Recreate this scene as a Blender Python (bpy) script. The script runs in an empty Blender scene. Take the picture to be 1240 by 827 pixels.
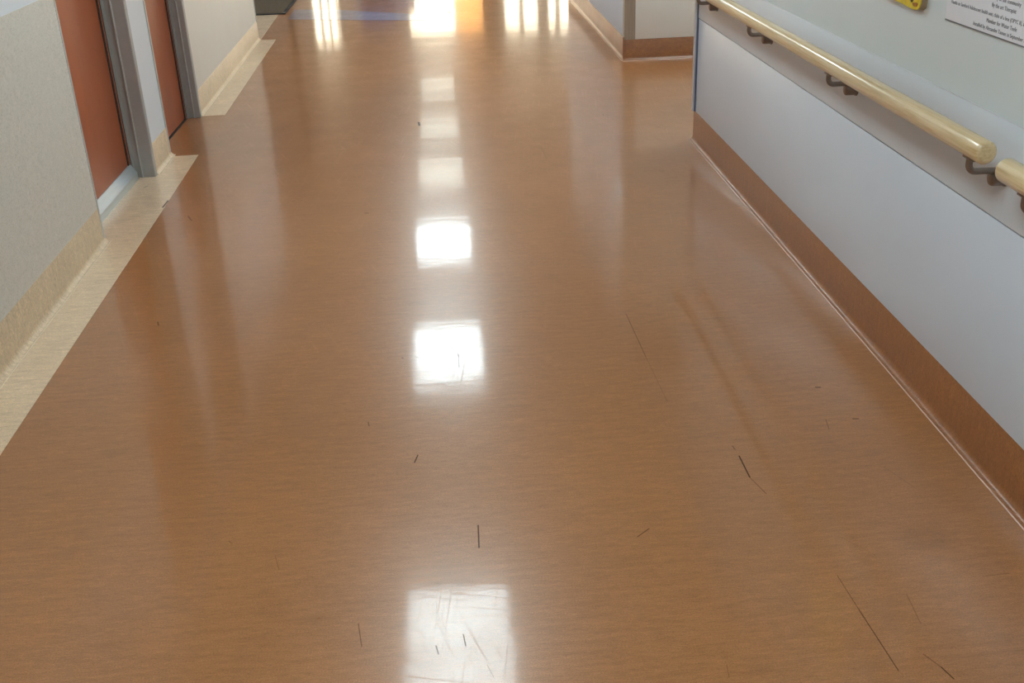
import bpy, bmesh, math, random
from mathutils import Vector, Matrix
random.seed(4)
S = bpy.context.scene
COL = S.collection
PI = math.pi
CAMH = 1.65

# ------------------------------------------------------------------ helpers
def box(bm, x0, x1, y0, y1, z0, z1, bev=0.0):
    r = bmesh.ops.create_cube(bm, size=1.0)
    vs = r['verts']
    for v in vs:
        v.co = Vector(((x0+x1)/2 + v.co.x*(x1-x0), (y0+y1)/2 + v.co.y*(y1-y0), (z0+z1)/2 + v.co.z*(z1-z0)))
    if bev:
        es = list({e for v in vs for e in v.link_edges})
        bmesh.ops.bevel(bm, geom=es, offset=bev, segments=2, profile=0.5, affect='EDGES')

def sweep(bm, prof, a, b, side):
    """closed profile (d,z) run from floor point a to b; d goes out to `side` (unit 2-vector)."""
    n = len(prof)
    rows = []
    for p in (a, b):
        rows.append([bm.verts.new((p[0]+d*side[0], p[1]+d*side[1], z)) for d, z in prof])
    for i in range(n):
        j = (i+1) % n
        bm.faces.new((rows[0][i], rows[0][j], rows[1][j], rows[1][i]))
    bm.faces.new(rows[0][::-1]); bm.faces.new(rows[1])

def poly_slab(bm, pts, z0, z1):
    lo = [bm.verts.new((x, y, z0)) for x, y in pts]
    hi = [bm.verts.new((x, y, z1)) for x, y in pts]
    n = len(pts)
    for i in range(n):
        j = (i+1) % n
        bm.faces.new((lo[i], lo[j], hi[j], hi[i]))
    bm.faces.new(lo[::-1]); bm.faces.new(hi)

def tube(bm, pts, r, seg=14, cap=True):
    pts = [Vector(p) for p in pts]
    rad = r if isinstance(r, (list, tuple)) else [r]*len(pts)
    up = Vector((0.03, 0.02, 1)).normalized()
    rings = []
    prev = None
    for i, p in enumerate(pts):
        t = (pts[min(i+1, len(pts)-1)] - pts[max(i-1, 0)]).normalized()
        if prev is None:
            u = t.cross(up)
            if u.length < .1: u = t.cross(Vector((1, 0, 0)))
            u.normalize()
        else:
            u = (prev - t*prev.dot(t)).normalized()
        prev = u
        w = t.cross(u)
        rings.append([bm.verts.new(p + (u*math.cos(2*PI*k/seg) + w*math.sin(2*PI*k/seg))*rad[i]) for k in range(seg)])
    for i in range(len(rings)-1):
        for k in range(seg):
            l = (k+1) % seg
            bm.faces.new((rings[i][k], rings[i][l], rings[i+1][l], rings[i+1][k]))
    if cap:
        bm.faces.new(rings[0][::-1]); bm.faces.new(rings[-1])

def obj(name, bm, mat, parent=None, smooth=None, origin=None):
    bmesh.ops.recalc_face_normals(bm, faces=bm.faces[:])
    if origin is not None:
        bmesh.ops.translate(bm, verts=bm.verts[:], vec=-Vector(origin))
    me = bpy.data.meshes.new(name)
    bm.to_mesh(me); bm.free()
    o = bpy.data.objects.new(name, me)
    COL.objects.link(o)
    for m in (mat if isinstance(mat, (list, tuple)) else [mat]):
        me.materials.append(m)
    if smooth is not None:
        for p in me.polygons: p.use_smooth = True
        me.set_sharp_from_angle(angle=math.radians(smooth))
    if origin is not None: o.location = origin
    if parent: o.parent = parent
    return o

def bxo(name, mat, args, parent=None, bev=0.0, label=None):
    bm = bmesh.new(); box(bm, *args, bev=bev)
    o = obj(name, bm, mat, parent, smooth=35 if bev else None)
    if label: o['label'] = label
    return o

def struct(o, label=None):
    o['kind'] = 'structure'
    if label: o['label'] = label
    return o

def empty(name, label=None, cat=None, loc=(0, 0, 0), group=None, kind=None):
    o = bpy.data.objects.new(name, None); COL.objects.link(o)
    o.location = loc; o.empty_display_size = .1
    if label: o['label'] = label
    if cat: o['category'] = cat
    if group: o['group'] = group
    if kind: o['kind'] = kind
    return o

def tag(o, label, cat, group=None):
    o['label'] = label; o['category'] = cat
    if group: o['group'] = group
    return o

# ------------------------------------------------------------------ materials
class NB:
    def __init__(s, name):
        s.m = bpy.data.materials.new(name); s.m.use_nodes = True
        s.t = s.m.node_tree; s.n = s.t.nodes
        s.p = s.n['Principled BSDF']; s.out = s.n['Material Output']
    def new(s, k, **kw):
        n = s.n.new(k)
        for a, v in kw.items(): setattr(n, a, v)
        return n
    def link(s, a, b): s.t.links.new(a, b)
    def pos(s):
        return s.new('ShaderNodeNewGeometry').outputs['Position']
    def noise(s, vec, scale, detail=3, rough=.5, stretch=(1, 1, 1)):
        mp = s.new('ShaderNodeMapping'); s.link(vec, mp.inputs['Vector']); mp.inputs['Scale'].default_value = stretch
        n = s.new('ShaderNodeTexNoise'); s.link(mp.outputs[0], n.inputs['Vector'])
        n.inputs['Scale'].default_value = scale; n.inputs['Detail'].default_value = detail
        n.inputs['Roughness'].default_value = rough
        return n.outputs['Fac']
    def mathn(s, op, a, b=None, clamp=False):
        n = s.new('ShaderNodeMath', operation=op); n.use_clamp = clamp
        for i, v in enumerate((a, b)):
            if v is None: continue
            if isinstance(v, (int, float)): n.inputs[i].default_value = v
            else: s.link(v, n.inputs[i])
        return n.outputs[0]
    def ramp(s, fac, stops):
        r = s.new('ShaderNodeValToRGB'); s.link(fac, r.inputs[0])
        e = r.color_ramp.elements
        while len(e) < len(stops): e.new(.5)
        for i, (p, c) in enumerate(stops):
            e[i].position = p; e[i].color = (*c, 1)
        return r.outputs[0]
    def mix(s, fac, a, b, mode='MIX'):
        n = s.new('ShaderNodeMix', data_type='RGBA', blend_type=mode)
        for sock, v in ((n.inputs[0], fac), (n.inputs[6], a), (n.inputs[7], b)):
            if isinstance(v, (int, float)): sock.default_value = v
            elif isinstance(v, tuple): sock.default_value = (*v, 1)
            else: s.link(v, sock)
        return n.outputs[2]
    def bump(s, h, strength, dist):
        n = s.new('ShaderNodeBump'); s.link(h, n.inputs['Height'])
        n.inputs['Strength'].default_value = strength; n.inputs['Distance'].default_value = dist
        return n
    def segmask(s, pos, segs):
        tot = None
        for ax, ay, bx, by, w, inten in segs:
            A = Vector((ax, ay, 0)); B = Vector((bx, by, 0)); L = max((B-A).length, 1e-4); u = (B-A)/L
            sub = s.new('ShaderNodeVectorMath', operation='SUBTRACT'); s.link(pos, sub.inputs[0]); sub.inputs[1].default_value = A
            dt = s.new('ShaderNodeVectorMath', operation='DOT_PRODUCT'); s.link(sub.outputs[0], dt.inputs[0]); dt.inputs[1].default_value = u
            cl = s.new('ShaderNodeClamp'); s.link(dt.outputs['Value'], cl.inputs[0]); cl.inputs[1].default_value = 0; cl.inputs[2].default_value = L
            sc = s.new('ShaderNodeVectorMath', operation='SCALE'); sc.inputs[0].default_value = u; s.link(cl.outputs[0], sc.inputs['Scale'])
            s2 = s.new('ShaderNodeVectorMath', operation='SUBTRACT'); s.link(sub.outputs[0], s2.inputs[0]); s.link(sc.outputs[0], s2.inputs[1])
            ln = s.new('ShaderNodeVectorMath', operation='LENGTH'); s.link(s2.outputs[0], ln.inputs[0])
            mr = s.new('ShaderNodeMapRange'); s.link(ln.outputs['Value'], mr.inputs[0])
            mr.inputs[1].default_value = w*.45; mr.inputs[2].default_value = w*1.3
            mr.inputs[3].default_value = inten; mr.inputs[4].default_value = 0
            tot = mr.outputs[0] if tot is None else s.mathn('MAXIMUM', tot, mr.outputs[0])
        return tot

def setp(p, **kw):
    for k, v in kw.items():
        i = p.inputs[k.replace('_', ' ')]
        i.default_value = (*v, 1) if isinstance(v, tuple) and len(v) == 3 else v

def simple(name, col, rough=.5, metal=0, var=.06, scale=20, stretch=(1, 1, 1), bump=0, coat=0, spec=.5):
    b = NB(name)
    f = b.noise(b.pos(), scale, 4, .6, stretch)
    lo = tuple(c*(1-var) for c in col); hi = tuple(min(1, c*(1+var)) for c in col)
    b.link(b.ramp(f, [(.3, lo), (.7, hi)]), b.p.inputs['Base Color'])
    setp(b.p, Roughness=rough, Metallic=metal, Coat_Weight=coat, Specular_IOR_Level=spec)
    if bump:
        n = b.bump(f, .5, bump); b.link(n.outputs[0], b.p.inputs['Normal'])
    return b.m

SCR = [(1.12, 2.17, 1.16, 2.165, .06, .14), (1.05, 2.50, 1.15, 2.42, .0010, .25), (0.6282, 3.6494, 0.6352, 3.2808, 0.0018, 0.55), (0.6352, 3.2808, 0.644, 2.9569, 0.0014, 0.3), (0.7824, 2.6074, 0.7823, 2.4927, 0.0024, 0.9), (0.7823, 2.4927, 0.8043, 2.4067, 0.0016, 0.55), (0.0176, 2.3565, 0.0156, 2.2584, 0.0022, 0.9), (-0.1538, 2.6929, -0.1445, 2.7333, 0.0022, 0.9), (0.4241, 2.2552, 0.4601, 2.2872, 0.0015, 0.8), (0.8729, 2.0416, 0.8791, 1.9153, 0.0013, 0.55), (0.8791, 1.9153, 0.8908, 1.7132, 0.0014, 0.8), (0.9634, 1.7564, 0.9846, 1.7128, 0.0014, 0.6), (0.9846, 1.7128, 0.9955, 1.6767, 0.0018, 0.9), (1.0079, 1.9541, 0.9987, 1.8528, 0.0015, 0.35), (1.2118, 1.9984, 1.2791, 2.0031, 0.0013, 0.4), (-0.2766, 1.9986, -0.2645, 1.9184, 0.0014, 0.6), (-0.5062, 2.2897, -0.4878, 2.2259, 0.001, 0.4), (1.1328, 2.9843, 1.1457, 2.9824, 0.003, 0.95), (1.1775, 2.7724, 1.1921, 2.7704, 0.003, 0.85), (1.0952, 2.7784, 1.0852, 2.7194, 0.0015, 0.5), (-0.0967, 1.9023, -0.0914, 1.8746, 0.0016, 0.8), (-0.0343, 1.934, -0.0299, 1.8947, 0.0014, 0.8), (-0.1731, 6.8042, -0.1673, 6.7168, 0.009, 0.95), (-0.4205, 5.0285, -0.4043, 5.0256, 0.004, 0.9), (-1.2917, 5.1344, -1.2623, 5.0666, 0.005, 0.6), (-1.1509, 3.844, -1.1405, 3.8117, 0.003, 0.7), (1.1119, 5.4535, 1.1331, 5.4493, 0.004, 0.8), (0.0152, 1.8284, 0.0275, 1.7886, 0.001, 0.5), (-0.0079, 3.4008, -0.0079, 3.2905, 0.0018, 0.7), (-0.3011, 2.9519, -0.2972, 2.9254, 0.002, 0.6), (0.1215, 2.6938, 0.2573, 2.7372, 0.001, 0.25), (-0.205, 3.3964, -0.2019, 3.3894, 0.003, 0.6), (-0.1587, 3.3963, -0.1355, 3.3797, 0.003, 0.5), (0.1056, 11.4597, 0.1119, 11.3443, 0.012, 0.9), (0.7777, 2.6637, 0.7801, 2.6446, 0.002, 0.6), (1.1657, 2.4994, 1.2103, 2.3797, 0.001, 0.3), (0.9344, 2.193, 0.9925, 2.1096, 0.0008, 0.25), (0.5373, 6.0556, 0.546, 5.8086, 0.003, 0.3), (1.0023, 6.7638, 1.001, 6.7194, 0.004, 0.6), (1.2705, 6.3619, 1.2899, 6.3577, 0.005, 0.5), (-0.6361, 2.3661, -0.6256, 2.3539, 0.0015, 0.4), (-0.0959, 2.0131, -0.0937, 2.0518, 0.0008, 0.3), (0.5333, 1.7707, 0.5291, 1.7332, 0.0008, 0.5)]

def vinyl(name, base, scuffs=None, rough=.30, coat_rough=.05, wave=1.0):
    """polished sheet vinyl: fine crosswise streaks, slightly uneven so reflections ripple"""
    b = NB(name); pos = b.pos()
    fine = b.noise(pos, 1, 5, .65, (38, 300, 60))
    mid = b.noise(pos, 1, 4, .6, (9, 60, 20))
    big = b.noise(pos, 1.1, 3, .5)
    d = tuple(c*.78 for c in base); l = tuple(min(1, c*1.22) for c in base)
    c1 = b.ramp(fine, [(.28, d), (.5, base), (.74, l)])
    c2 = b.ramp(mid, [(.3, (.86, .84, .82)), (.7, (1.1, 1.1, 1.1))])
    c = b.mix(1.0, c1, c2, 'MULTIPLY')
    grain = b.noise(pos, 1, 3, .7, (260, 420, 100))
    c = b.mix(1.0, c, b.ramp(grain, [(.3, (.68, .66, .63)), (.5, (1, 1, 1)), (.7, (1.32, 1.32, 1.3))]), 'MULTIPLY')
    c3 = b.ramp(big, [(.3, (.93, .92, .9)), (.7, (1.06, 1.05, 1.05))])
    c = b.mix(1.0, c, c3, 'MULTIPLY')
    rgh = b.mathn('ADD', b.mathn('MULTIPLY', mid, .10), rough-.05)
    if scuffs:
        # random tiny specks plus the individual heel marks and scratches
        vo = b.new('ShaderNodeTexVoronoi'); b.link(pos, vo.inputs['Vector']); vo.inputs['Scale'].default_value = 3.1
        sp = b.new('ShaderNodeMapRange'); b.link(vo.outputs['Distance'], sp.inputs[0])
        sp.inputs[1].default_value = .003; sp.inputs[2].default_value = .009; sp.inputs[3].default_value = .45; sp.inputs[4].default_value = 0
        c = b.mix(sp.outputs[0], c, (.10, .05, .02))
        m = b.segmask(pos, scuffs)
        c = b.mix(m, c, (.045, .02, .012))
        gloss = b.mathn('SUBTRACT', 1.0, m)
    b.link(c, b.p.inputs['Base Color'])
    b.link(rgh, b.p.inputs['Roughness'])
    # hair scratches and worn patches in the polish
    hs = None
    for sx, sy, rot in ((3.0, 150, .25), (170, 2.6, .12), (120, 3.5, -.35)):
        mp = b.new('ShaderNodeMapping'); b.link(pos, mp.inputs['Vector']); mp.inputs['Rotation'].default_value = (0, 0, rot)
        mp2 = b.new('ShaderNodeMapping'); b.link(mp.outputs[0], mp2.inputs['Vector']); mp2.inputs['Scale'].default_value = (sx, sy, 1)
        nn = b.new('ShaderNodeTexNoise'); b.link(mp2.outputs[0], nn.inputs['Vector']); nn.inputs['Scale'].default_value = 1; nn.inputs['Detail'].default_value = 2
        q = b.new('ShaderNodeMapRange'); b.link(nn.outputs[0], q.inputs[0]); q.inputs[1].default_value = .60; q.inputs[2].default_value = .74; q.inputs[3].default_value = 0; q.inputs[4].default_value = 1
        hs = q.outputs[0] if hs is None else b.mathn('MAXIMUM', hs, q.outputs[0])
    worn = b.noise(pos, 5, 4, .65)
    cw = b.mathn('SUBTRACT', b.mathn('SUBTRACT', 1.0, b.mathn('MULTIPLY', worn, .70)), b.mathn('MULTIPLY', hs, .45), True)
    if scuffs:
        cw = b.mathn('MULTIPLY', cw, gloss)
        b.link(b.mathn('MULTIPLY', gloss, .45), b.p.inputs['Specular IOR Level'])
    b.link(cw, b.p.inputs['Coat Weight'])
    setp(b.p, Specular_IOR_Level=.45, Coat_IOR=1.45)
    cr = b.mathn('ADD', b.mathn('MULTIPLY', b.noise(pos, 2.0, 3), .08), coat_rough-.01)
    b.link(cr, b.p.inputs['Coat Roughness'])
    # broad ripples lying across the corridor
    w1 = b.noise(pos, 1, 2, .5, (.8, 2.6, 1))
    w2 = b.noise(pos, 1, 3, .6, (9, 22, 1))
    w3 = b.noise(pos, 1, 2, .5, (140, 500, 1))
    h = b.mathn('ADD', b.mathn('MULTIPLY', w1, .0016*wave), b.mathn('ADD', b.mathn('MULTIPLY', w2, .00020*wave), b.mathn('MULTIPLY', w3, .000010)))
    bp = b.bump(h, 1.0, 1.0)
    b.link(bp.outputs[0], b.p.inputs['Normal']); b.link(bp.outputs[0], b.p.inputs['Coat Normal'])
    return b.m

ORANGE = (.375, .160, .055)
CREAM = (.76, .58, .395)
M_floor = vinyl('floor_vinyl_orange', ORANGE, SCR)
M_strip = vinyl('floor_vinyl_cream', CREAM, [(-1.452, 5.30, -1.449, 5.41, .006, .9), (-1.632, 5.675, -1.62, 5.69, .006, .6), (-1.62, 5.1, -1.50, 5.25, .03, .12), (-1.5, 5.3, -1.58, 5.5, .03, .12)], rough=.34, coat_rough=.08)
M_blue = vinyl('floor_vinyl_blue', (.29, .25, .31), rough=.34, coat_rough=.06)
M_base_o = vinyl('skirting_vinyl_orange', (.31, .12, .038), rough=.4, coat_rough=.2, wave=.25)
M_base_c = vinyl('skirting_vinyl_cream', (.66, .495, .32), rough=.5, coat_rough=.35, wave=.25)
M_weld_o = simple('weld_bead_pale_pink', (.75, .52, .42), .25, var=.1, scale=8, coat=.6)  # weld colours kept pale to paint in the cove's highlight line
M_weld_c = simple('weld_bead_cream', (.80, .68, .50), .25, var=.1, scale=8, coat=.6)

M_paint = simple('white_wall_paint', (.76, .78, .82), .45, var=.015, scale=3)
M_panel = simple('white_wall_sheet', (.66, .715, .80), .32, var=.02, scale=2.0)
M_band = simple('white_rail_board', (.69, .72, .765), .36, var=.02, scale=2.5)
M_upper = simple('pale_wall_sheet', (.75, .83, .86), .36, var=.02, scale=2.0)
M_warmpaint = simple('warm_white_wall_sheet', (.76, .71, .64), .4, var=.02, scale=3)
M_groove = simple('panel_joint', (.10, .095, .09), .6)
M_ceil = simple('ceiling_tile', (.74, .74, .72), .8, var=.03, scale=40)
def speckle():
    b = NB('speckled_wall_vinyl'); pos = b.pos()
    f = b.noise(pos, 130, 3, .7); g = b.noise(pos, 28, 3, .6)
    c = b.ramp(f, [(.33, (.54, .495, .43)), (.47, (.675, .625, .555)), (.62, (.705, .655, .59)), (.72, (.76, .71, .65))])
    c = b.mix(1.0, c, b.ramp(g, [(.3, (.95, .95, .94)), (.7, (1.04, 1.04, 1.04))]), 'MULTIPLY')
    b.link(c, b.p.inputs['Base Color']); setp(b.p, Roughness=.5)
    return b.m
M_speck = speckle()
M_door = simple('orange_door_laminate', (.42, .105, .032), .38, var=.07, scale=2.5, stretch=(3, 3, 1))
M_frame = simple('grey_painted_steel', (.385, .375, .36), .38, metal=.25, var=.05, scale=12)
M_frame_l = simple('pale_grey_steel_edge', (.50, .50, .49), .35, metal=.25)
M_alu = simple('anodised_aluminium', (.58, .63, .66), .30, metal=.65, var=.08, scale=30, stretch=(1, .1, 1))
M_gasket = simple('black_rubber', (.02, .018, .018), .6)
M_guard = simple('white_plastic_corner', (.62, .62, .66), .3)
M_guard_g = simple('brushed_steel_corner', (.40, .33, .26), .35, metal=.6, var=.1, scale=8, stretch=(6, 6, .3))
M_bluefilm = simple('blue_sealant', (.09, .11, .19), .4)
M_steel = simple('dull_brown_steel', (.24, .19, .155), .33, metal=.75, var=.12, scale=60)
M_dark = simple('dark_brown_laminate', (.055, .045, .032), .4, var=.2, scale=4, stretch=(1, 1, 8))
M_white = simple('white_foam_board', (.88, .90, .96), .5, var=.015, scale=4)
M_ink = simple('grey_ink', (.17, .18, .21), .6)
M_yellow = simple('yellow_paint', (.78, .60, .05), .4, var=.15, scale=40)
M_brownpaint = simple('brown_orange_paint', (.42, .16, .03), .45, var=.4, scale=60)
M_ply = simple('raw_plywood_edge', (.36, .27, .17), .6, var=.2, scale=40, stretch=(.2, .2, 5))
M_blackpaint = simple('black_paint', (.02, .022, .01), .4)
M_chair = simple('blue_vinyl_upholstery', (.13, .20, .55), .4, var=.1, scale=20)
M_chrome = simple('chromed_tube', (.7, .7, .72), .15, metal=1)
M_mat = simple('dark_brown_ribbed_pile', (.17, .125, .08), .95, var=.25, scale=60)
M_post = simple('red_brown_post_paint', (.12, .045, .02), .4)
M_mull = simple('dark_bronze_frame', (.05, .04, .03), .4, var=.1)
M_tan = simple('tan_door_laminate', (.84, .70, .58), .4, var=.05, scale=3)
M_brown = simple('brown_column_cladding', (.18, .105, .07), .45, var=.1, scale=3)
M_blind = simple('orange_roller_blind', (.85, .36, .10), .7, var=.03)
def blindmat():
    b = NB('orange_translucent_blind'); b.n.remove(b.p)
    d = b.new('ShaderNodeBsdfDiffuse'); t = b.new('ShaderNodeBsdfTranslucent')
    for n in (d, t): n.inputs[0].default_value = (1.0, .60, .30, 1)
    mx = b.new('ShaderNodeMixShader'); mx.inputs[0].default_value = .92
    b.link(d.outputs[0], mx.inputs[1]); b.link(t.outputs[0], mx.inputs[2])
    tr = b.new('ShaderNodeBsdfTransparent'); tr.inputs[0].default_value = (1, .76, .50, 1)
    m2 = b.new('ShaderNodeMixShader'); m2.inputs[0].default_value = .6
    b.link(mx.outputs[0], m2.inputs[1]); b.link(tr.outputs[0], m2.inputs[2]); b.link(m2.outputs[0], b.out.inputs[0]); return b.m
M_blind = blindmat()
M_taupe = simple('taupe_wall_paint', (.46, .41, .36), .5, var=.02, scale=3)
M_creamwall = simple('cream_render', (.86, .74, .52), .9, var=.03, scale=2)
M_pave = simple('concrete_paving', (.45, .42, .38), .9, var=.1, scale=3)

def wood():
    b = NB('pale_ash_wood'); pos = b.pos()
    g = b.noise(pos, 1, 5, .65, (120, 5, 160)); h = b.noise(pos, 1, 3, .5, (8, 1.7, 8))
    c = b.ramp(g, [(.3, (.56, .39, .185)), (.5, (.70, .53, .30)), (.7, (.78, .62, .38))])
    c = b.mix(1.0, c, b.ramp(h, [(.3, (.92, .90, .84)), (.7, (1.06, 1.06, 1.06))]), 'MULTIPLY')
    b.link(c, b.p.inputs['Base Color']); setp(b.p, Roughness=.35, Coat_Weight=.7, Coat_Roughness=.12)
    return b.m
M_wood = wood()

def emissive(name, col, st):
    b = NB(name); b.n.remove(b.p)
    e = b.new('ShaderNodeEmission'); e.inputs[0].default_value = (*col, 1); e.inputs[1].default_value = st
    b.link(e.outputs[0], b.out.inputs[0]); return b.m
M_light = emissive('lit_diffuser', (.82, .97, 1.0), 7.6)
M_light_dim = emissive('dim_diffuser', (.90, .96, .86), 1.7)

def glass():
    b = NB('clear_window_glass'); b.n.remove(b.p)
    tr = b.new('ShaderNodeBsdfTransparent'); gl = b.new('ShaderNodeBsdfGlossy'); gl.inputs['Roughness'].default_value = .02
    fr = b.new('ShaderNodeFresnel'); fr.inputs[0].default_value = 1.45
    mx = b.new('ShaderNodeMixShader'); b.link(fr.outputs[0], mx.inputs[0]); b.link(tr.outputs[0], mx.inputs[1]); b.link(gl.outputs[0], mx.inputs[2])
    b.link(mx.outputs[0], b.out.inputs[0]); return b.m
M_glass = glass()

# ------------------------------------------------------------------ plan of the corridor
XR = 1.428                                   # face of the right-hand wall
def XL(y): return -1.5400 - .01107*y - .022   # face of the left-hand wall (very slightly splayed)
CE = 2.6
YN, YE = -5.0, 22.0
HY = 12.2                                    # the corridor opens into a hall here

# floor and ceiling
bm = bmesh.new(); box(bm, -5.3, 5.3, YN-.3, YE+.2, -.12, 0); struct(obj('floor', bm, M_floor), 'polished orange-brown sheet vinyl floor with scuffs')
bm = bmesh.new(); box(bm, -5.3, 5.3, YN-.3, YE+.2, CE, CE+.15); struct(obj('ceiling', bm, M_ceil), 'white tiled ceiling')

# cream border strips set in along the left wall, blue strip across the far end
def inlay(name, pts, mat, label, zt=.0015):
    bm = bmesh.new(); poly_slab(bm, pts, -.002, zt); return struct(obj(name, bm, mat), label)
inlay('trim_1', [(-1.79, -5), (-1.385, -5), (-1.41, 2.9), (-1.444, 5.32), (-1.463, 6.29), (-1.79, 6.29)], M_strip, 'cream vinyl border strip running past the nearer door')
inlay('trim_2', [(XL(7.3)-.02, 7.29), (-1.477, 7.29), (-1.512, 10.26), (XL(10.26)-.02, 10.26)], M_strip, 'cream vinyl border strip under the far left wall')
inlay('trim_3', [(-2.6, 10.26), (-1.655, 10.26), (-1.684, 11.84), (-2.6, 11.84)], M_strip, 'cream vinyl patch in the opening before the ribbed mat')
inlay('trim_4', [(-1.55, 11.45), (-.26, 10.98), (-.1, 10.95), (-.1, 11.35), (-.26, 11.4), (-1.16, 12.02), (-1.55, 12.12)], M_blue, 'blue-grey vinyl band across the floor at the far end')

# ---- right wall
COVE = [(0, .178), (.003, .1795), (.0048, .177), (.005, .026)] + \
       [(.005+.024*(1-math.cos(a)), .026-.0255*math.sin(a)) for a in [PI/2*k/8 for k in range(1, 9)]] + \
       [(.029, -.01), (0, -.01)]
def skirting(name, a, b, side, mat, label, parent=None, weld=None, h=None):
    prof = COVE if h is None else [(d, z if z < .1 else z-(.178-h)) for d, z in COVE]
    bm = bmesh.new(); sweep(bm, prof, a, b, side)
    o = struct(obj(name, bm, mat, parent, smooth=40), label)
    if weld:
        bm = bmesh.new()
        pa = Vector((a[0]+side[0]*.0285, a[1]+side[1]*.0285, .0006)); pb = Vector((b[0]+side[0]*.0285, b[1]+side[1]*.0285, .0006))
        n = 24
        tube(bm, [pa.lerp(pb, i/n) for i in range(n+1)], .0024, 8)
        w = obj('weld_bead', bm, weld, o, smooth=60); w['label'] = 'thin weld line, paled to give the highlight along the skirting foot'
    return o

def wall_right(y0, y1, label):
    bm = bmesh.new(); box(bm, XR, 5.0, y0, y1, 0, CE)
    return struct(obj('wall_right', bm, M_paint), label)
wr = wall_right(YN, 6.05, 'white right-hand wall carrying the handrail')
bxo('joint_backing', M_groove, (XR-.0015, XR, YN, 6.03, .17, 1.0), wr)
for i, (a, b) in enumerate(((YN, -1.2), (-1.197, 6.02))):
    bxo('lower_panel', M_panel, (XR-.006, XR-.001, a, b, .172, .684), wr, bev=.0008)
for a, b in ((YN, 2.20), (2.203, 6.02)):
    bxo('rail_board', M_band, (XR-.0085, XR-.001, a, b, .6885, .941), wr, bev=.0015, label='slightly raised board behind the handrail')
bxo('upper_panel', M_upper, (XR-.007, XR-.001, YN, 6.02, .9425, 2.3), wr, bev=.001)
bm = bmesh.new()
tube(bm, [(XR-.0078, YN+(6.02-YN)*i/40, .9425) for i in range(41)], .0014, 6)
obj('cover_bead', bm, M_guard, wr, smooth=60)['label'] = 'thin white bead above the handrail board'
# plastic angle on the wall end with a blue joint beside it
bm = bmesh.new(); box(bm, XR-.020, XR+.05, 6.022, 6.058, .170, 2.2, .004)
obj('corner_guard', bm, M_guard, wr, smooth=40)['label'] = 'white plastic corner strip'
bxo('sealant_line', M_bluefilm, (XR-.0135, XR-.004, 6.004, 6.0215, .172, .86), wr, label='dark blue sealed joint beside the corner strip')
skirting('baseboard_right', (XR, YN), (XR, 6.055), (-1, 0), M_base_o, 'orange coved vinyl skirting under the handrail wall', weld=M_weld_o)

wf = wall_right(8.45, HY, 'white wall beyond the side passage')
# end face of that wall: white sheet, steel corner angle
bxo('end_panel', M_warmpaint, (XR+.075, 4.9, 8.443, 8.4495, .16, .74), wf, bev=.001)
bxo('upper_sheet', M_taupe, (XR+.075, 4.9, 8.445, 8.4495, .742, 2.58), wf)
bxo('side_panel', M_panel, (XR-.005, XR, 8.52, HY, .17, 1.2), wf, bev=.001)
bm = bmesh.new(); poly_slab(bm, [(XR-.009, 8.44), (XR+.075, 8.44), (XR+.075, 8.446), (XR-.003, 8.446), (XR-.003, 8.51), (XR-.009, 8.51)], .16, 2.2)
obj('corner_guard', bm, M_guard_g, wf)['label'] = 'brushed steel corner angle'
skirting('baseboard_right', (XR, 8.44), (XR, HY), (-1, 0), M_base_o, 'orange coved skirting on the far right wall', weld=M_weld_o)
skirting('baseboard_right', (XR-.02, 8.45), (4.95, 8.45), (0, -1), M_base_o, 'orange coved skirting facing the camera in the side passage', weld=M_weld_o)
struct(bxo('wall_right', M_paint, (4.95, 5.15, 6.0, 8.5, 0, CE)), 'white wall closing the side passage')

# ---- left wall with two door recesses
def wall_piece(name, y0, y1, xb, label, z0=0, z1=CE, mat=M_paint):
    bm = bmesh.new(); poly_slab(bm, [(xb, y0), (XL(y0), y0), (XL(y1), y1), (xb, y1)], z0, z1)
    return struct(obj(name, bm, mat), label)
def sheet(parent, y0, y1, z0, z1, t, mat, name='wall_panel', label=None):
    bm = bmesh.new(); poly_slab(bm, [(XL(y0)-.001, y0), (XL(y0)+t, y0), (XL(y1)+t, y1), (XL(y1)-.001, y1)], z0, z1)
    o = obj(name, bm, mat, parent)
    if label: o['label'] = label
    return o
D1a, D1b, D2a, D2b, WE = 4.83, 5.90, 6.33, 7.28, 10.29
XB = -2.2
wl = wall_piece('wall_left', YN, D1a, XB, 'left wall with speckled grey protective sheet')
sheet(wl, YN, D1a-.012, .15, 1.103, .004, M_speck, label='grey-cream speckled protective wall sheet')
sheet(wl, D1a-.016, D1a, .02, 2.2, .006, M_frame_l, 'edge_trim', 'thin pale metal edge trim')
wm = wall_piece('wall_left', D1b, D2a, XB, 'narrow white wall pier between the two orange doors')
sheet(wm, D2a-.02, D2a, .01, 2.2, .006, M_frame_l, 'edge_trim', 'thin pale metal edge trim')
wc = wall_piece('wall_left', D2b, WE, XB, 'white left wall beyond the second orange door')
sheet(wc, WE-.02, WE, .15, 2.2, .006, M_frame, 'edge_trim', 'dark grey metal edge trim')
sheet(wc, D2b+.02, WE-.03, .15, 1.1, .003, M_warmpaint, label='pale protective wall sheet')
for a, b, l in ((YN, D1a, 'cream coved skirting on the near left wall'), (D1b+.012, D2a, 'short cream skirting between the doors'), (D2b+.012, WE, 'cream coved skirting on the far left wall')):
    pa, pb = (XL(a), a), (XL(b), b)
    skirting('baseboard_left', pa, pb, (1, 0), M_base_c, l, weld=M_weld_c, h=.165)
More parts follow.
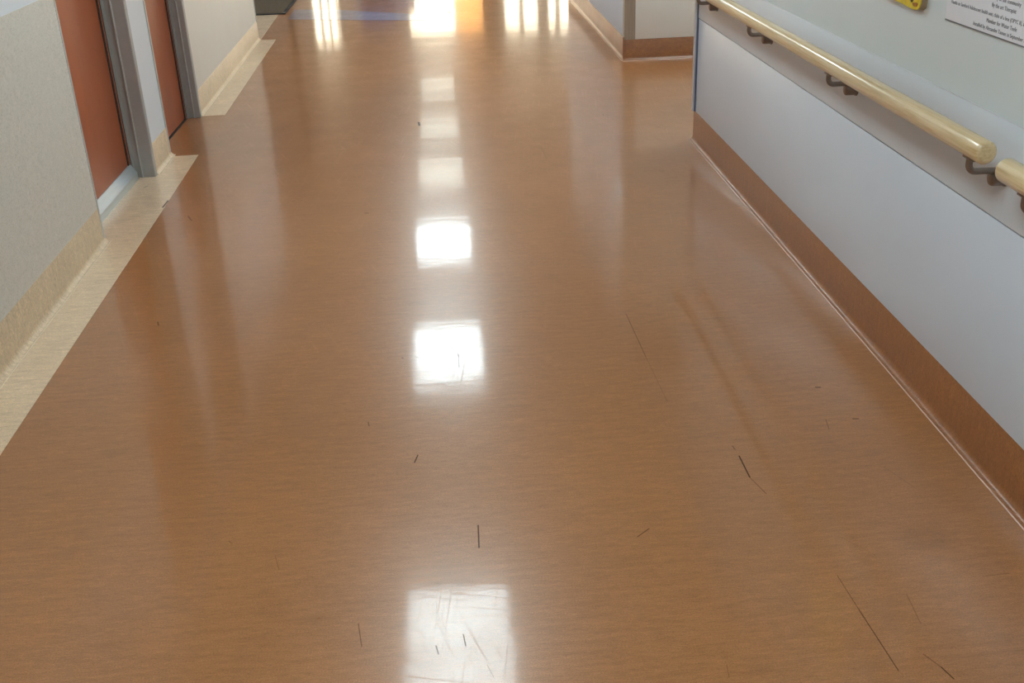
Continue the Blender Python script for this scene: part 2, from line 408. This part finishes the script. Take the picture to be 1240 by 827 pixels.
# door recesses
def recess(n, ya, yb, xd, thresh, label):
    back = struct(bxo('wall_left', M_paint, (XB, xd-.045, ya, yb, 0, CE)), 'wall behind the orange door')
    lint = wall_piece('wall_left', ya, yb, xd-.046, 'wall above the orange door', 2.12, CE)
    d = empty('door_%d' % n, label, kind='structure', loc=(xd, ya, 0))
    def ch(name, mat, args, bev=0, lab=None):
        o = bxo(name, mat, args, None, bev, lab)
        o.parent = d; o.matrix_parent_inverse = Matrix.Translation(Vector((xd, ya, 0))).inverted(); return o
    z0 = .012
    leaf = ch('door_leaf', M_door, (xd-.044, xd, ya+.06, yb-.095, z0, 2.05), .002, 'orange-red laminate door leaf')
    ch('door_seal', M_gasket, (xd-.044, xd+.004, yb-.094, yb-.040, 0, 2.06), 0, 'black seal beside the door leaf')
    ch('seal_lip', M_door, (xd-.04, xd+.0055, yb-.073, yb-.062, 0, 2.06), 0)
    # stepped steel jamb facing the camera at the far side of the recess
    xo = XL(yb)+.012
    bm = bmesh.new()
    poly_slab(bm, [(xd-.044, yb-.042), (xd+.012, yb-.042), (xd+.016, yb-.030), (xd+.046, yb-.030), (xd+.052, yb-.038),
                   (xd+.058, yb-.030), (xo-.004, yb-.030), (xo, yb-.026), (xo, yb+.012), (XL(yb), yb+.012), (XL(yb), yb-.001), (xd-.044, yb-.001)], 0.001, 2.12)
    j = obj('door_jamb', bm, M_frame); j.parent = d; j.matrix_parent_inverse = Matrix.Translation(Vector((xd, ya, 0))).inverted()
    j['label'] = 'stepped grey steel door jamb'
    ch('jamb_bead', M_frame_l, (xd+.049, xd+.055, yb-.0405, yb-.030, 0.001, 2.12), .001, 'thin pale ridge on the jamb')
    ch('door_jamb', M_frame, (xd-.044, xd+.02, ya, ya+.058, 0.001, 2.12), .002)
    ch('door_head', M_frame, (xd-.044, xd+.04, ya+.002, yb-.044, 2.055, 2.12), .002)
    # lever handle
    hy = yb-.14
    bm = bmesh.new()
    tube(bm, [(xd, hy, 1.04), (xd+.008, hy, 1.04)], .026, 20)
    tube(bm, [(xd+.008, hy, 1.04), (xd+.045, hy, 1.04), (xd+.052, hy-.006, 1.04), (xd+.054, hy-.02, 1.04), (xd+.054, hy-.12, 1.04)], .0095, 12)
    h = obj('door_handle', bm, M_alu, leaf, smooth=45)
    h.matrix_parent_inverse = Matrix.Identity(4)
    h.parent = leaf; h.matrix_parent_inverse = (Matrix.Translation(Vector((0, 0, 0))))
    if thresh:
        bm = bmesh.new()
        prof = [(0, 0), (.034, 0), (.034, .042), (.030, .047), (.004, .088), (0, .089)]
        sweep(bm, prof, (xd+.0005, ya+.055), (xd+.0005, yb-.062), (1, 0))
        t = obj('kick_rail', bm, M_alu); t.parent = d; t.matrix_parent_inverse = Matrix.Translation(Vector((xd, ya, 0))).inverted()
        t['label'] = 'grey aluminium rail along the foot of the door'
        bm = bmesh.new(); poly_slab(bm, [(xd, ya), (xd+.034, ya), (xd+.034, yb-.05), (xd, yb-.05)], .0016, .0035)
        t = obj('floor_gap', bm, M_gasket); t.parent = d; t.matrix_parent_inverse = Matrix.Translation(Vector((xd, ya, 0))).inverted()
        t['label'] = 'dark seal line under the door rail'
    else:
        bm = bmesh.new(); poly_slab(bm, [(xd-.04, ya), (xd+.006, ya), (xd+.006, yb-.06), (xd-.04, yb-.06)], .0005, .006)
        t = obj('floor_gap', bm, M_gasket); t.parent = d; t.matrix_parent_inverse = Matrix.Translation(Vector((xd, ya, 0))).inverted()
        t['label'] = 'dark gap under the door leaf'
    return d
recess(1, D1a, D1b, -1.735, True, 'orange-red door with grey steel jamb, nearest on the left')
recess(2, D2a, D2b, -1.722, False, 'orange-red door with grey steel jamb, farther one on the left')

# opening and hall beyond
struct(bxo('wall_left', M_paint, (-2.75, -2.55, WE, HY+.5, 0, CE)), 'wall at the back of the left opening')
struct(bxo('wall_left', M_paint, (-2.56, XB, WE-.15, WE, 0, CE)), 'return wall of the left opening')
struct(bxo('wall_left', M_paint, (-5.2, -2.75, HY-.15, HY, 0, CE)), 'near wall of the end hall, left side')
struct(bxo('wall_left', M_paint, (-5.2, -5.0, HY, 14.0, 0, CE)), 'left wall of the end hall')
struct(bxo('wall_left', M_paint, (-5.2, -5.0, 20.5, YE, 0, CE)), 'left wall of the end hall, far part')
struct(bxo('wall_left', M_paint, (-5.2, -5.0, 14.0, 20.5, 0, .85)), 'wall under the hall window')
struct(bxo('wall_left', M_paint, (-5.2, -5.0, 14.0, 20.5, 2.25, CE)), 'wall over the hall window')
struct(bxo('wall_right', M_paint, (5.0, 5.2, HY-.2, YE, 0, CE)), 'right wall of the end hall')
struct(bxo('wall_back', M_paint, (-2.2, 5.0, YN-.2, YN, 0, CE)), 'wall behind the camera')

def framed_window(n, axis, c, spans, z0, z1, label):
    """glass panes with bars; axis 'y' = window in the plane y=c"""
    w = empty('window_%d' % n, label, kind='structure')
    def pl(name, mat, a, b, za, zb, t0, t1, lab=None):
        args = (a, b, c+t0, c+t1, za, zb) if axis == 'y' else (c+t0, c+t1, a, b, za, zb)
        o = bxo(name, mat, args, w, label=lab); return o
    for kind, a, b in spans:
        if kind == 'glass':
            pl('pane', M_glass, a, b, z0, z1, .04, .046)
        elif kind == 'bar':
            pl('mullion', M_mull, a, b, z0-.05, z1+.05, 0, .08)
    a, b = spans[0][1], spans[-1][2]
    pl('window_frame', M_mull, a, b, z0-.06, z0, 0, .08)
    pl('window_frame', M_mull, a, b, z1, z1+.06, 0, .08)
    return w
# glazed end wall, spans read left to right
A = [('bar', -2.56, -2.44), ('glass', -2.44, -2.32), ('bar', -2.32, -2.27), ('glass', -2.27, -2.16), ('bar', -2.16, -2.12), ('glass', -2.12, -2.0), ('bar', -2.0, -1.97), ('glass', -1.97, -1.95), ('bar', -1.95, -1.84)]
B = [('bar', -.64, -.58), ('glass', -.58, .31), ('bar', .31, .33), ('glass', .33, .86), ('bar', .86, .90)]
C = [('bar', 1.25, 1.30), ('glass', 1.30, 1.58), ('bar', 1.58, 1.67), ('glass', 1.67, 1.94), ('bar', 1.94, 2.15), ('glass', 2.15, 2.30), ('bar', 2.30, 2.39), ('glass', 2.39, 3.3), ('bar', 3.3, 3.4)]
framed_window(1, 'y', YE-.1, A, .08, 2.0, 'narrow glazed side light at the hall end')
framed_window(2, 'y', YE-.1, B, .08, 1.9, 'wide glazed opening at the hall end')
framed_window(3, 'y', YE-.1, C, .08, 1.9, 'glazed doors at the right of the hall end')
framed_window(4, 'x', -5.14, [('bar', 14.0, 14.08), ('glass', 14.08, 16.1), ('bar', 16.1, 16.18), ('glass', 16.18, 18.3), ('bar', 18.3, 18.38), ('glass', 18.38, 20.42), ('bar', 20.42, 20.5)], .91, 2.19, 'row of windows in the left wall of the hall')
for a, b, z0, mat, l in ((-5.0, -2.56, 0, M_tan, 'tan end wall of the hall'), (-1.84, -.64, 0, M_tan, 'tan end wall between the glazed parts'), (.90, 1.25, 0, M_brown, 'brown clad pier at the hall end'),
                    (3.4, 5.0, 0, M_paint, 'white end wall of the hall'), (-2.56, -1.84, 2.06, M_tan, 'wall over the side light'), (-.64, .90, 1.96, M_paint, 'wall over the wide glazing'), (1.25, 3.4, 1.96, M_paint, 'wall over the glazed doors')):
    struct(bxo('wall_end', mat, (a, b, YE-.1, YE+.1, z0, CE)), l)
# orange roller blind drawn down behind one pane
rb = empty('roller_blind', 'orange fabric roller blind drawn down over the end window', 'blind', (.595, YE-.13, 0))
o = bxo('blind_fabric', M_blind, (-.26, .26, -.006, -.003, .03, 1.90), rb)
bm = bmesh.new(); tube(bm, [(-.27, -.0045, 1.915), (.27, -.0045, 1.915)], .022, 12); obj('roller', bm, M_frame, rb, smooth=50)
bm = bmesh.new(); tube(bm, [(-.26, -.0045, .03), (.26, -.0045, .03)], .009, 10); obj('bottom_bar', bm, M_frame, rb, smooth=50)

# outside: paving and a sunlit building
bm = bmesh.new(); box(bm, -30, 30, YE+.25, 60, -.3, -.05); struct(obj('ground', bm, M_pave), 'paving outside the end windows')
ob = empty('wall_outside', 'sunlit cream rendered building across the paving outside', kind='structure', loc=(0, 31, -.05))
bxo('facade', M_creamwall, (-14, 14, 0, 4, 0, 7), ob); bxo('roof_edge', M_brown, (-14.3, 14.3, -.3, 4.3, 7, 7.2), ob)

# ---- ribbed entrance mat lying where the far left wall ends, dark post in the hall
mt = empty('doormat', 'dark brown ribbed entrance mat lying where the far left wall ends', 'mat', (-2.05, 12.7, 0))
bm = bmesh.new()
box(bm, -.46, .40, -.83, .9, .0025, .009)
for k in range(72):
    y = -.825+k*.0238
    box(bm, -.455, .395, y, y+.013, .0085, .0135)
obj('ribbed_pile', bm, M_mat, mt)
bm = bmesh.new()
for a in ((-.50, -.462, -.87, .94), (.402, .44, -.87, .94), (-.462, .402, -.87, -.832), (-.462, .402, .902, .94)): box(bm, *a, .002, .010)
obj('rubber_border', bm, M_gasket, mt)
struct(bxo('trim_5', M_post, (-2.16, -2.06, 16.0, 16.1, .001, CE)), 'dark red-brown floor-to-ceiling post in the hall')
struct(bxo('trim_6', M_mull, (1.94, 2.15, YE-.25, YE-.12, .001, CE)), 'dark bronze floor-to-ceiling post before the glazed doors')
struct(bxo('trim_7', M_mull, (-2.56, -2.44, YE-.25, YE-.12, .001, CE)), 'dark bronze floor-to-ceiling post before the side light')

# ------------------------------------------------------------------ handrails
RZ, RX, RR = .892, 1.322, .0285
def handrail(y0, y1, ys, label, dz=0):
    r = empty('handrail', label, 'handrail', (RX, y0, RZ+dz), group=None)
    bm = bmesh.new()
    n = 26
    pts = []; rad = []
    for k in range(6):                         # domed near end
        a = PI/2*k/5; pts.append((0, .012*(1-math.cos(a)), 0)); rad.append(RR-.012+.012*math.sin(a) if k else RR-.013)
    for k in range(1, n): pts.append((0, .012+(y1-y0-.024)*k/n, 0)); rad.append(RR)
    for k in range(6):
        a = PI/2*(5-k)/5; pts.append((0, y1-y0-.012*(1-math.cos(a)), 0)); rad.append(RR-.012+.012*math.sin(a) if k < 5 else RR-.013)
    tube(bm, pts, rad, 28)
    for v in bm.verts: v.co.z *= 1.06
    obj('rail', bm, M_wood, r, smooth=50)
    for y in ys:
        ly = y-y0
        bm = bmesh.new()
        # flat saddle under the rail, bent arm, boss
        box(bm, -.011, .011, ly-.028, ly+.028, -RR*1.06-.004, -RR*1.06+.001, .001)
        zt, zb = -RR*1.06-.002, -.067
        arc = [(-.004, ly, zt), (-.004, ly, zb+.020)] + [(-.004+.019*(1-math.cos(a)), ly, zb+.020-.020*math.sin(a)) for a in [PI/2*k/7 for k in range(1, 8)]] + [(.040, ly, zb), (XR-RX-.012, ly, zb-.002)]
        tube(bm, arc, .0088, 14)
        br = obj('bracket', bm, M_steel, r, smooth=50); br['label'] = 'bent brown steel wall bracket'
        bm = bmesh.new()
        xw = XR-RX-.0086
        tube(bm, [(xw-.042, ly, -.087), (xw-.040, ly, -.087), (xw-.036, ly, -.087), (xw-.005, ly, -.087), (xw-.004, ly, -.087), (xw, ly, -.087)], [.013, .0185, .0205, .0205, .0235, .0240], 24)
        ro = obj('rose', bm, M_steel, br, smooth=50)
    return r
handrail(2.495, 5.98, (2.57, 3.63, 4.64, 5.60), 'long pale wooden handrail on steel brackets, running to the far wall corner')
handrail(-1.2, 2.402, (-1.0, .1, 1.2, 2.285), 'nearer pale wooden handrail, its rounded end meeting the long one', -.012)

# ------------------------------------------------------------------ notice board with text
NX = XR-.0075
nb = empty('notice', 'white printed notice with grey text above the handrail', 'notice', (NX, 2.68, 1.132))
o = bxo('board', M_white, (-.005, 0, -.345, .342, 0, .46), nb, bev=.0006)
bxo('shadow_strip', M_ink, (-.0045, 0, -.342, .340, -.0035, 0), nb, label='dark strip for the shadow line under the notice')  # thin dark strip stands in for the shadow beneath the board
def text_mesh(name, body, size, loc, parent, mat):
    cu = bpy.data.curves.new(name, 'FONT'); cu.body = body; cu.size = size; cu.align_x = 'CENTER'; cu.extrude = .0003
    cu.space_character = 1.05
    t = bpy.data.objects.new(name, cu); COL.objects.link(t)
    dg = bpy.context.evaluated_depsgraph_get(); dg.update()
    me = bpy.data.meshes.new_from_object(t.evaluated_get(dg))
    bpy.data.objects.remove(t)
    me.materials.clear(); me.materials.append(mat)
    o = bpy.data.objects.new(name, me); COL.objects.link(o)
    # text x -> world -Y, text y -> world Z, facing -X
    R = Matrix(((0, 0, -1), (-1, 0, 0), (0, 1, 0))).to_4x4()
    me.transform(R)
    o.location = loc; o.parent = parent
    return o
lines = [(.009, .0140, 'Installed by Alexander Tanner in September 2020'),
         (.0270, .0146, 'Member for Water Teele'),
         (.0455, .0134, 'Thanks to Samford Adolescent health unit, clubs of a box (OPYC II), and the many others who helped'),
         (.0680, .0146, 'By the art Therapist'),
         (.0865, .0146, 'A study of the community'),
         (.114, .0146, 'Artwork made by the young people'), (.14, .013, 'of this hospital in the quality ways group')]
for z, s, b in lines:
    o = text_mesh('text_line', b, s, (-.0053, .022, z), nb, M_ink)

# ------------------------------------------------------------------ yellow painted plaque
pq = empty('plaque', 'yellow painted wooden plaque with dark spots on the upper wall', 'plaque', (XR-.007, 3.32, 1.135))
outline = [(-.165, .020), (-.160, .006), (-.145, -.003), (-.12, -.006), (-.09, -.004), (-.04, .000), (.02, .002), (.08, .001), (.13, .004), (.165, .012), (.18, .035), (.175, .10), (.185, .16), (.17, .22), (.12, .26), (.04, .275), (-.05, .27), (-.12, .25), (-.16, .20), (-.17, .13), (-.16, .07)]
def flat_shape(name, pts, x0, x1, mat, parent, bev=0):
    bm = bmesh.new()
    a = [bm.verts.new((x0, y, z)) for y, z in pts]; b = [bm.verts.new((x1, y, z)) for y, z in pts]
    n = len(pts)
    for i in range(n): bm.faces.new((a[i], a[(i+1) % n], b[(i+1) % n], b[i]))
    fa = bm.faces.new(a[::-1]); bm.faces.new(b)
    if bev: bmesh.ops.bevel(bm, geom=list(fa.edges), offset=bev, segments=3, affect='EDGES', profile=.5)
    return obj(name, bm, mat, parent, smooth=40)
flat_shape('backing', outline, -.018, 0, M_ply, pq)['label'] = 'brown plywood backing with visible edge'
flat_shape('painted_face', [(y*.985, .13+(z-.13)*.985) for y, z in outline], -.022, -.0175, M_yellow, pq, .002)['label'] = 'yellow painted face'
def blob(cy, cz, ry, rz, ph=0):
    return [(cy+ry*math.cos(t)*(1+.18*math.sin(3*t+ph)), cz+rz*math.sin(t)*(1+.15*math.cos(2*t+ph))) for t in [2*PI*k/22 for k in range(22)]]
flat_shape('black_spot', blob(-.105, .022, .010, .008), -.0232, -.0215, M_blackpaint, pq)
flat_shape('orange_spot', blob(-.132, .012, .018, .0065, 1), -.0232, -.0215, M_brownpaint, pq)
flat_shape('black_spot', blob(.02, .10, .02, .02), -.0232, -.0215, M_blackpaint, pq)

# ------------------------------------------------------------------ blue waiting chairs in the hall (their reflection reaches the polished floor)
def waiting_chair(loc, rz, label):
    c = empty('waiting_chair', label, 'chair', loc, 'blue waiting chairs in the end hall')
    c.rotation_euler = (0, 0, rz)
    bxo('seat', M_chair, (-.25, .25, -.25, .24, .38, .46), c, bev=.03)
    bm = bmesh.new(); box(bm, -.25, .25, .20, .27, .44, .80, .03)
    for v in bm.verts: v.co.y += (v.co.z-.44)*.18
    obj('backrest', bm, M_chair, c, smooth=40)
    for sx in (-1, 1):
        for sy in (-1, 1):
            bm = bmesh.new(); tube(bm, [(sx*.22, sy*.20, .002), (sx*.21, sy*.19, .39)], .013, 10); obj('leg', bm, M_chrome, c, smooth=50)
        bm = bmesh.new(); tube(bm, [(sx*.265, -.19, .38), (sx*.27, -.20, .58), (sx*.27, -.17, .63), (sx*.27, .1, .63), (sx*.265, .26, .60)], .013, 10); obj('armrest', bm, M_chrome, c, smooth=50)
    return c
waiting_chair((-.83, 15.4, 0), 0, 'blue padded waiting chair in the end hall, the nearer one')
waiting_chair((-.58, 16.8, 0), .1, 'blue padded waiting chair in the end hall, the farther one')

# ------------------------------------------------------------------ ceiling lights
def ceiling_light(x, y, w, l, label, mat=M_light):
    c = empty('ceiling_light', label, 'ceiling light', (x, y, CE), 'ceiling light panels')
    bm = bmesh.new()
    for a in ((-w/2-.02, -w/2, -l/2-.02, l/2+.02), (w/2, w/2+.02, -l/2-.02, l/2+.02), (-w/2, w/2, -l/2-.02, -l/2), (-w/2, w/2, l/2, l/2+.02)):
        box(bm, *a, -.03, -.0005)
    obj('frame', bm, M_guard, c)
    bxo('diffuser', mat, (-w/2, w/2, -l/2, l/2, -.024, -.012), c)
for y, l in ((-2.4, 'behind the camera'), (1.3, 'just over the camera'), (4.82, 'before the nearer orange door'), (8.74, 'by the side passage'), (11.7, 'at the corridor end'), (14.45, 'first in the hall'), (17.0, 'second in the hall'), (20.0, 'nearest the end windows')):
    ceiling_light(-.11, y, .60, 1.12, 'added fill light panel, ' + l, M_light_dim if y > 13 else M_light)
for x, y, l in ((-4.5, 15.6, 'left of the hall, nearer'), (-4.5, 19.0, 'left of the hall, farther'), (3.2, 15.0, 'right of the hall, nearer'), (3.2, 19.0, 'right of the hall, farther')):  # unseen extra panels, added only to brighten the hall
    ceiling_light(x, y, .60, 1.12, 'added fill light panel, ' + l)
ceiling_light(2.4, 7.2, .60, 1.12, 'flush rectangular ceiling light in the side passage')

# ------------------------------------------------------------------ world and sun
w = bpy.data.worlds.new('sky'); S.world = w; w.use_nodes = True
nt = w.node_tree; bg = nt.nodes['Background']
sky = nt.nodes.new('ShaderNodeTexSky'); sky.sky_type = 'NISHITA'; sky.sun_disc = False; sky.sun_elevation = math.radians(42); sky.sun_rotation = math.radians(200)
nt.links.new(sky.outputs[0], bg.inputs[0]); bg.inputs[1].default_value = .65
sl = bpy.data.lights.new('sun', 'SUN'); sl.energy = 5.5; sl.angle = math.radians(.6); sl.color = (1, .93, .8)
so = bpy.data.objects.new('sun', sl); COL.objects.link(so)
so.rotation_euler = (math.radians(50), 0, math.radians(8)); so.location = (0, 0, 20)

# ------------------------------------------------------------------ camera
R = ((0.996831900635507, 0.06308309341335148, -0.04844259696594658),
     (-0.07077897546659313, 0.4257147200858323, -0.9020849814369714),
     (-0.03628358454318117, 0.9026558039627529, 0.42883097027273337))
# rows are the world axes in camera space
m = Matrix(R).to_4x4(); m.translation = Vector((0, 0, CAMH))
cd = bpy.data.cameras.new('camera'); cd.sensor_width = 36; cd.lens = 1300/1240*36; cd.clip_start = .05; cd.clip_end = 200
co = bpy.data.objects.new('camera', cd); COL.objects.link(co); co.matrix_world = m
S.camera = co

S.view_settings.view_transform = 'Standard'; S.view_settings.look = 'None'
S.view_settings.gamma = 1; S.view_settings.use_curve_mapping = False
S.view_settings.exposure = 1.12
